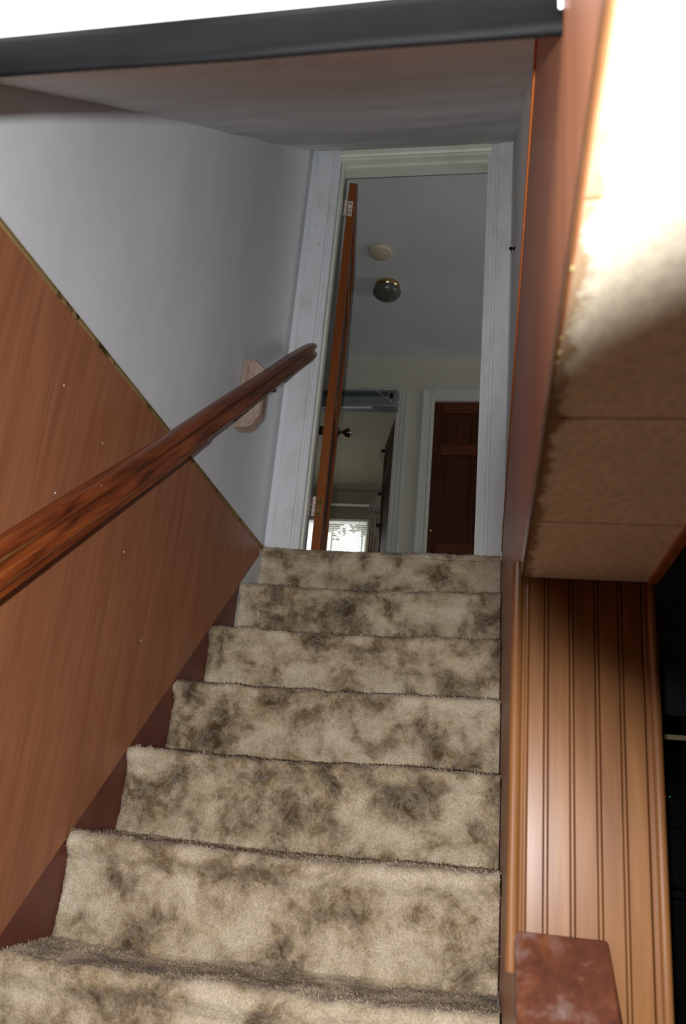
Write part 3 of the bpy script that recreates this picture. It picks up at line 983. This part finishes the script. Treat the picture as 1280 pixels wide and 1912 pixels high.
# wooden bracket blocks on the wall
for yb0, zc0 in ((-0.505, 0.45), (-2.45, -1.06)):
    bk = empty('bracket', (XL, yb0, zc0))
    bk.parent = hr
    bk.location = Vector((XL, yb0, zc0)) - hr.location
    w_ = 0.028
    z0, z1 = zc0 - 0.155, zc0 + 0.135
    poly = [(XL - 0.012, z0 + 0.0), (XL - 0.012, z1), (XL + 0.030, z1), (XL + 0.085, zc0 + 0.085), (XL + 0.085, z0 + 0.06), (XL + 0.055, z0 + 0.012), (XL + 0.035, z0)]
    prism('block', poly, 'Y', yb0 - w_, yb0 + w_, 'bracket_wood', bk, 0.003)
    # dark saddle between block and rail
    c0 = on_rail(yb0, 0, 0)
    bm = bmesh.new()
    bm_box(bm, XL + 0.084, -0.882, yb0 - 0.026, yb0 + 0.004, c0.z - 0.078, c0.z - 0.03)
    to_obj('saddle', bm, 'steel_dark', bk, 0.003)

# ------------------------------------------------------------------ small hooks on the right plaster wall
hk = tag(empty('coat_hook', (XR, -0.62, 1.0)), 'small black hook on the plaster edge right of the door', 'hook')
lathe('shank', [(0.004, -0.004), (0.004, 0.012), (0.006, 0.014), (0.006, 0.020), (0, 0.022)], (XR, -0.62, 1.0), (-1, 0, 0), 'black_plastic', hk, 12)
lathe('base', [(0.008, -0.003), (0.008, 0.0015), (0.005, 0.003)], (XR, -0.62, 1.0), (-1, 0, 0), 'black_plastic', hk, 12)
nl = tag(empty('bent_nail', (XR, -0.60, 1.245)), 'bent pale nail sticking out of the right plaster wall', 'nail')
tube('nail_shank', [(XR + 0.006, -0.60, 1.245), (XR - 0.008, -0.60, 1.246), (XR - 0.014, -0.605, 1.25)], 0.0017, 'yellow_foam', nl)
lathe('nail_head', [(0.0035, 0), (0.0035, 0.001), (0, 0.0014)], (XR - 0.014, -0.605, 1.25), (-1, -0.5, 0.4), 'yellow_foam', nl, 10)

# ------------------------------------------------------------------ hall ceiling things
sd = tag(empty('smoke_detector', (-0.82, 1.235, HC)), 'round ivory smoke detector on the hall ceiling', 'smoke detector')
lathe('housing', [(0.080, 0), (0.081, 0.006), (0.078, 0.016), (0.068, 0.028), (0.060, 0.031), (0.058, 0.029), (0, 0.029)], (-0.82, 1.235, HC), (0, 0, -1), 'ivory_plastic', sd, 40)
lathe('cover', [(0.057, 0.028), (0.0565, 0.033), (0.050, 0.036), (0, 0.037)], (-0.82, 1.235, HC), (0, 0, -1), 'ivory_plastic', sd, 40)
lathe('test_button', [(0.009, 0.036), (0.009, 0.039), (0, 0.040)], (-0.855, 1.235, HC), (0, 0, -1), 'ivory_recess', sd, 16)

cl = tag(empty('ceiling_light', (-0.815, 1.60, HC)), 'brass ceiling light with a textured glass bowl in the hall', 'ceiling light')
lathe('brass_ring', [(0.070, 0), (0.084, 0.003), (0.087, 0.009), (0.083, 0.015), (0.087, 0.019), (0.087, 0.028), (0.080, 0.034), (0.076, 0.046), (0, 0.046)], (-0.815, 1.60, HC), (0, 0, -1), 'bright_brass', cl, 40)
lathe('glass_bowl', [(0.074, 0.038), (0.090, 0.044), (0.097, 0.056), (0.094, 0.074), (0.078, 0.094), (0.050, 0.108), (0.018, 0.114), (0, 0.115)], (-0.815, 1.60, HC), (0, 0, -1), 'frosted_glass', cl, 48)

# ------------------------------------------------------------------ grey fixture over the far doorway
fx = tag(empty('door_fixture', (-1.2, 2.50, 2.03)), 'long grey fixture with a looped cord over the far doorway', 'fixture')
FX0, FX1, FZ0, FZ1, FY0, FY1 = -1.62, -0.795, 1.935, 2.085, 2.445, YB - 0.023
bm = bmesh.new()
bm_box(bm, FX0, FX1, FY0, FY1, FZ0, FZ1)
to_obj('housing', bm, 'appliance_grey', fx, 0.022, 4)
box('display_strip', FX0 + 0.02, FX1 - 0.075, FY0 - 0.002, FY0 + 0.01, FZ0 + 0.085, FZ1 - 0.022, 'appliance_blue', fx, 0.002, 1)
box('switch', FX1 - 0.062, FX1 - 0.036, FY0 - 0.004, FY0 + 0.01, FZ0 + 0.070, FZ1 - 0.036, 'black_gloss', fx, 0.002, 1)
lathe('indicator', [(0.004, 0), (0.004, 0.003), (0, 0.004)], (FX1 - 0.05, FY0, FZ0 + 0.045), (0, -1, 0), 'white_lens', fx, 12)
box('lower_lip', FX0 + 0.03, FX1 - 0.20, FY0 + 0.010, FY0 + 0.03, FZ0 - 0.006, FZ0 + 0.003, 'white_lens', fx, 0.002, 1)
yc = FY0 - 0.007
loop = [(-1.10, yc, FZ1 - 0.005), (-1.03, yc, FZ1 - 0.002), (-0.98, yc, FZ1 - 0.012), (-0.93, yc, FZ1 - 0.045), (-0.89, yc, FZ1 - 0.078), (-0.85, yc, FZ1 - 0.11), (-0.81, yc, FZ1 - 0.125),
        (-0.79, yc, FZ1 - 0.115), (-0.781, yc, FZ1 - 0.07), (-0.788, yc, FZ1 - 0.025), (-0.81, yc, FZ1 + 0.002), (-0.87, yc, FZ1 + 0.008), (-0.95, yc, FZ1 + 0.004), (-1.05, yc, FZ1 + 0.006), (-1.2, yc, FZ1 + 0.003)]
lp_ = []
for i_ in range(len(loop) - 1):
    p_ = [Vector(loop[max(0, min(len(loop) - 1, i_ + q_))]) for q_ in (-1, 0, 1, 2)]
    for s_ in range(6):
        t_ = s_ / 6
        lp_.append(0.5 * ((2 * p_[1]) + (p_[2] - p_[0]) * t_ + (2 * p_[0] - 5 * p_[1] + 4 * p_[2] - p_[3]) * t_ ** 2 + (3 * p_[1] - p_[0] - 3 * p_[2] + p_[3]) * t_ ** 3))
tube('cord', lp_, 0.0032, 'cord_grey', fx, 6)

# ------------------------------------------------------------------ far room window, blind, curtain
wn = struct(empty('window_1', (0.5 * (WX0 + WX1), YF + 0.1, WZ0)))
box('frame', WX0, WX0 + 0.05, YF + 0.05, YF + 0.11, WZ0, WZ1, 'hall_trim', wn)
box('frame', WX1 - 0.03, WX1, YF + 0.05, YF + 0.11, WZ0, WZ1, 'hall_trim', wn)
box('frame', WX0 + 0.05, WX1 - 0.03, YF + 0.05, YF + 0.11, WZ1 - 0.03, WZ1, 'hall_trim', wn)
box('frame', WX0 + 0.05, WX1 - 0.03, YF + 0.05, YF + 0.11, WZ0, WZ0 + 0.05, 'hall_trim', wn)
box('meeting_rail', WX0 + 0.05, WX1 - 0.03, YF + 0.055, YF + 0.105, 1.42, 1.47, 'hall_trim', wn)
box('pane', WX0 + 0.05, WX1 - 0.03, YF + 0.078, YF + 0.082, 1.47, WZ1 - 0.03, 'window_glass', wn)
box('pane', WX0 + 0.05, WX1 - 0.03, YF + 0.078, YF + 0.082, WZ0 + 0.05, 1.42, 'window_glass', wn)
wt = struct(empty('trim_4', (0.5 * (WX0 + WX1), YF, WZ1)))
box('head_casing', WX0 - 0.07, WX1 + 0.07, YF - 0.018, YF, WZ1 + 0.002, WZ1 + 0.055, 'far_wall', wt, 0.003, 1)
box('casing', WX0 - 0.07, WX0, YF - 0.018, YF, WZ0, WZ1, 'far_wall', wt, 0.003, 1)
box('casing', WX1, WX1 + 0.07, YF - 0.018, YF, WZ0, WZ1, 'far_wall', wt, 0.003, 1)

bl = tag(empty('window_blind', (0.5 * (WX0 + WX1), YF + 0.02, WZ1)), 'white venetian blind glowing in the far room window', 'blind')
bx0, bx1 = WX0 + 0.006, WX1 - 0.006
box('headrail', bx0, bx1, YF + 0.004, YF + 0.035, WZ1 - 0.026, WZ1 - 0.001, 'blind_white', bl, 0.002, 1)
slat_me = None
z = WZ1 - 0.036
k = 0
while z > WZ0 + 0.03:
    if slat_me is None:
        pts = []
        for j in range(5):
            u_ = (j / 4 - 0.5) * 0.025
            a_ = math.radians(-6)
            cam_ = 0.0015 * (1 - (2 * j / 4 - 1) ** 2)
            pts.append((u_ * math.cos(a_) - cam_ * math.sin(a_), u_ * math.sin(a_) + cam_ * math.cos(a_)))
        poly = [(YF + 0.02 + p[0], p[1]) for p in pts] + [(YF + 0.02 + p[0], p[1] - 0.0006) for p in pts[::-1]]
        o = prism('slat', poly, 'X', bx0 + 0.002, bx1 - 0.002, 'blind_white', bl)
        slat_me = o.data
        base_loc = o.location.copy()
    else:
        o = bpy.data.objects.new('slat', slat_me)
        C.objects.link(o)
        o.parent = bl
    o.location = base_loc + Vector((0, 0, z))
    z -= 0.0215
    k += 1
for xx in (bx0 + 0.15, 0.5 * (bx0 + bx1), bx1 - 0.09):
    box('ladder_cord', xx - 0.0012, xx + 0.0012, YF + 0.005, YF + 0.0065, WZ0 + 0.02, WZ1 - 0.02, 'far_wall', bl)
box('bottom_rail', bx0, bx1, YF + 0.008, YF + 0.032, WZ0 + 0.005, WZ0 + 0.02, 'blind_white', bl, 0.002, 1)

rd = tag(empty('curtain_rod', (-1.8, YF - 0.08, 2.215)), 'thin white curtain rod above the bright far window', 'curtain rod')
box('rod', -2.75, -1.20, YF - 0.075, YF - 0.062, 2.196, 2.226, 'white_lens', rd, 0.003, 1)
for xx in (-2.72, -1.24):
    box('rod_bracket', xx, xx + 0.03, YF - 0.063, YF, 2.203, 2.220, 'white_lens', rd, 0.002, 1)

ct = tag(empty('curtain', (-1.3, YF - 0.07, 0.2)), 'beige pleated curtain hanging beside the far window', 'curtain')
nu, nv_ = 90, 20
us = np.linspace(0, 1, nu)
vs_ = np.linspace(0, 1, nv_)
UU, VV = np.meshgrid(us, vs_, indexing='ij')
cx = -1.395 + UU * (0.20 - 0.02 * VV)
cy = YF - 0.085 + 0.022 * np.sin(UU * 2 * math.pi * 6.5 + 0.6 * np.sin(VV * 3)) * (0.6 + 0.4 * VV) - 0.01 * UU
cz = 2.17 - VV * 1.95
co = grid_mesh('drape', np.stack([cx, cy, cz], -1), 'curtain_cloth', ct)
sm = co.modifiers.new('thickness', 'SOLIDIFY')
sm.thickness = 0.003
UU, VV = np.meshgrid(us, np.linspace(0, 1, 8), indexing='ij')
h_ = np.stack([-1.398 + UU * 0.206, YF - 0.105 + 0.014 * np.sin(UU * 2 * math.pi * 8), 2.235 - VV * 0.10 + 0.006 * np.sin(UU * 40)], -1)
ho = grid_mesh('ruffle', h_, 'curtain_header', ct)
sm = ho.modifiers.new('thickness', 'SOLIDIFY')
sm.thickness = 0.003

# trees outside the far window
for (tx, ty, tz, r_, lab) in ((-3.82, 15.5, 5.55, 0.42, 'bare brown tree seen through the left part of the blind'),
                              (-3.00, 15.0, 5.40, 0.40, 'bare brown tree seen through the right part of the blind')):
    t_ = tag(empty('tree', (tx, ty, -0.8)), lab, 'tree', 'trees outside the far window')
    tube('trunk', [(tx, ty, -0.82), (tx + 0.05, ty, 1.5), (tx - 0.03, ty, 3.0), (tx, ty, tz + 0.2)], 0.035, 'bark', t_, 8)
    bm = bmesh.new()
    for q in range(110):
        d0 = Vector((random.gauss(0, 1), random.gauss(0, 1), random.gauss(0, 1))).normalized() * r_ * random.uniform(0.15, 1.0)
        mt_ = Matrix.Translation(Vector((tx, ty, tz)) + d0) @ Matrix.Diagonal((random.uniform(0.7, 1.4), random.uniform(0.7, 1.4), random.uniform(0.5, 1.0), 1))
        bmesh.ops.create_icosphere(bm, subdivisions=1, radius=random.uniform(0.03, 0.075), matrix=mt_)
    to_obj('crown', bm, 'dry_leaves', t_)

# ------------------------------------------------------------------ dark basement room beyond the column
sh = tag(empty('hutch_shelf', (1.1, 0.3, -1.175)), 'dark hutch shelf with a pale front edge in the dark basement room', 'shelf')
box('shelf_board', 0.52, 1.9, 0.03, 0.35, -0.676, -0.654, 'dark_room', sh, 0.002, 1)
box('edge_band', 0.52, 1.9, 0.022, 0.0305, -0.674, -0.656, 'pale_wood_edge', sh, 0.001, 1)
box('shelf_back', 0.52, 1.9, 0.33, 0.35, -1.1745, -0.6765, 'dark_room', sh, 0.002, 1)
tv = tag(empty('media_cabinet', (1.1, 0.1, ZB)), 'black media cabinet standing in the dark basement room', 'cabinet')
box('body', 0.45, 1.9, 0.0, 0.45, ZB, -1.20, 'black_gloss', tv, 0.006, 2)
box('top_board', 0.43, 1.92, -0.02, 0.47, -1.199, -1.175, 'black_plastic', tv, 0.004, 2)
sr = tag(empty('stereo', (0.9, 0.2, -1.175)), 'black stereo with tiny red and green lights on the cabinet', 'stereo')
box('case', 0.50, 1.25, 0.04, 0.32, -1.1745, -0.82, 'black_gloss', sr, 0.01, 3)
lathe('red_light', [(0.0022, 0), (0, 0.002)], (0.582, 0.04, -0.872), (0, -1, 0), 'led_red', sr, 8)
lathe('green_light', [(0.0022, 0), (0, 0.002)], (0.597, 0.04, -0.872), (0, -1, 0), 'led_green', sr, 8)
tube('chrome_arc', [(0.55 + 0.02 * j, 0.033, -0.965 - 0.0012 * j * j) for j in range(9)], 0.003, 'dark_chrome', sr, 6)

# ------------------------------------------------------------------ the camera behind the picture, held portrait, flash up
dc = tag(empty('digital_camera', CAM - CF * 0.17), 'black digital camera with its flash raised', 'camera')


def cam_space(o_bm):
    for v_ in o_bm.verts:
        v_.co = CAM + CR * v_.co.x + CU * v_.co.y - CF * v_.co.z
    return o_bm


lathe('lens_barrel', [(0.027, -0.10), (0.027, -0.06), (0.0330, -0.055), (0.0330, -0.004), (0.030, -0.004), (0.024, -0.010), (0, -0.012)], CAM, CF, 'black_plastic', dc, 40)
bm = bmesh.new()
bm_box(bm, -0.036, 0.036, -0.060, 0.050, 0.098, 0.150)
to_obj('body', cam_space(bm), 'black_plastic', dc, 0.008, 3)
bm = bmesh.new()
bm_box(bm, -0.068, -0.043, -0.028, 0.028, 0.133, 0.147)
to_obj('flash_head', cam_space(bm), 'black_plastic', dc, 0.003, 2)
bm = bmesh.new()
bm_box(bm, -0.048, -0.030, -0.024, 0.024, 0.136, 0.145)
to_obj('flash_arm', cam_space(bm), 'black_plastic', dc, 0.002, 2)
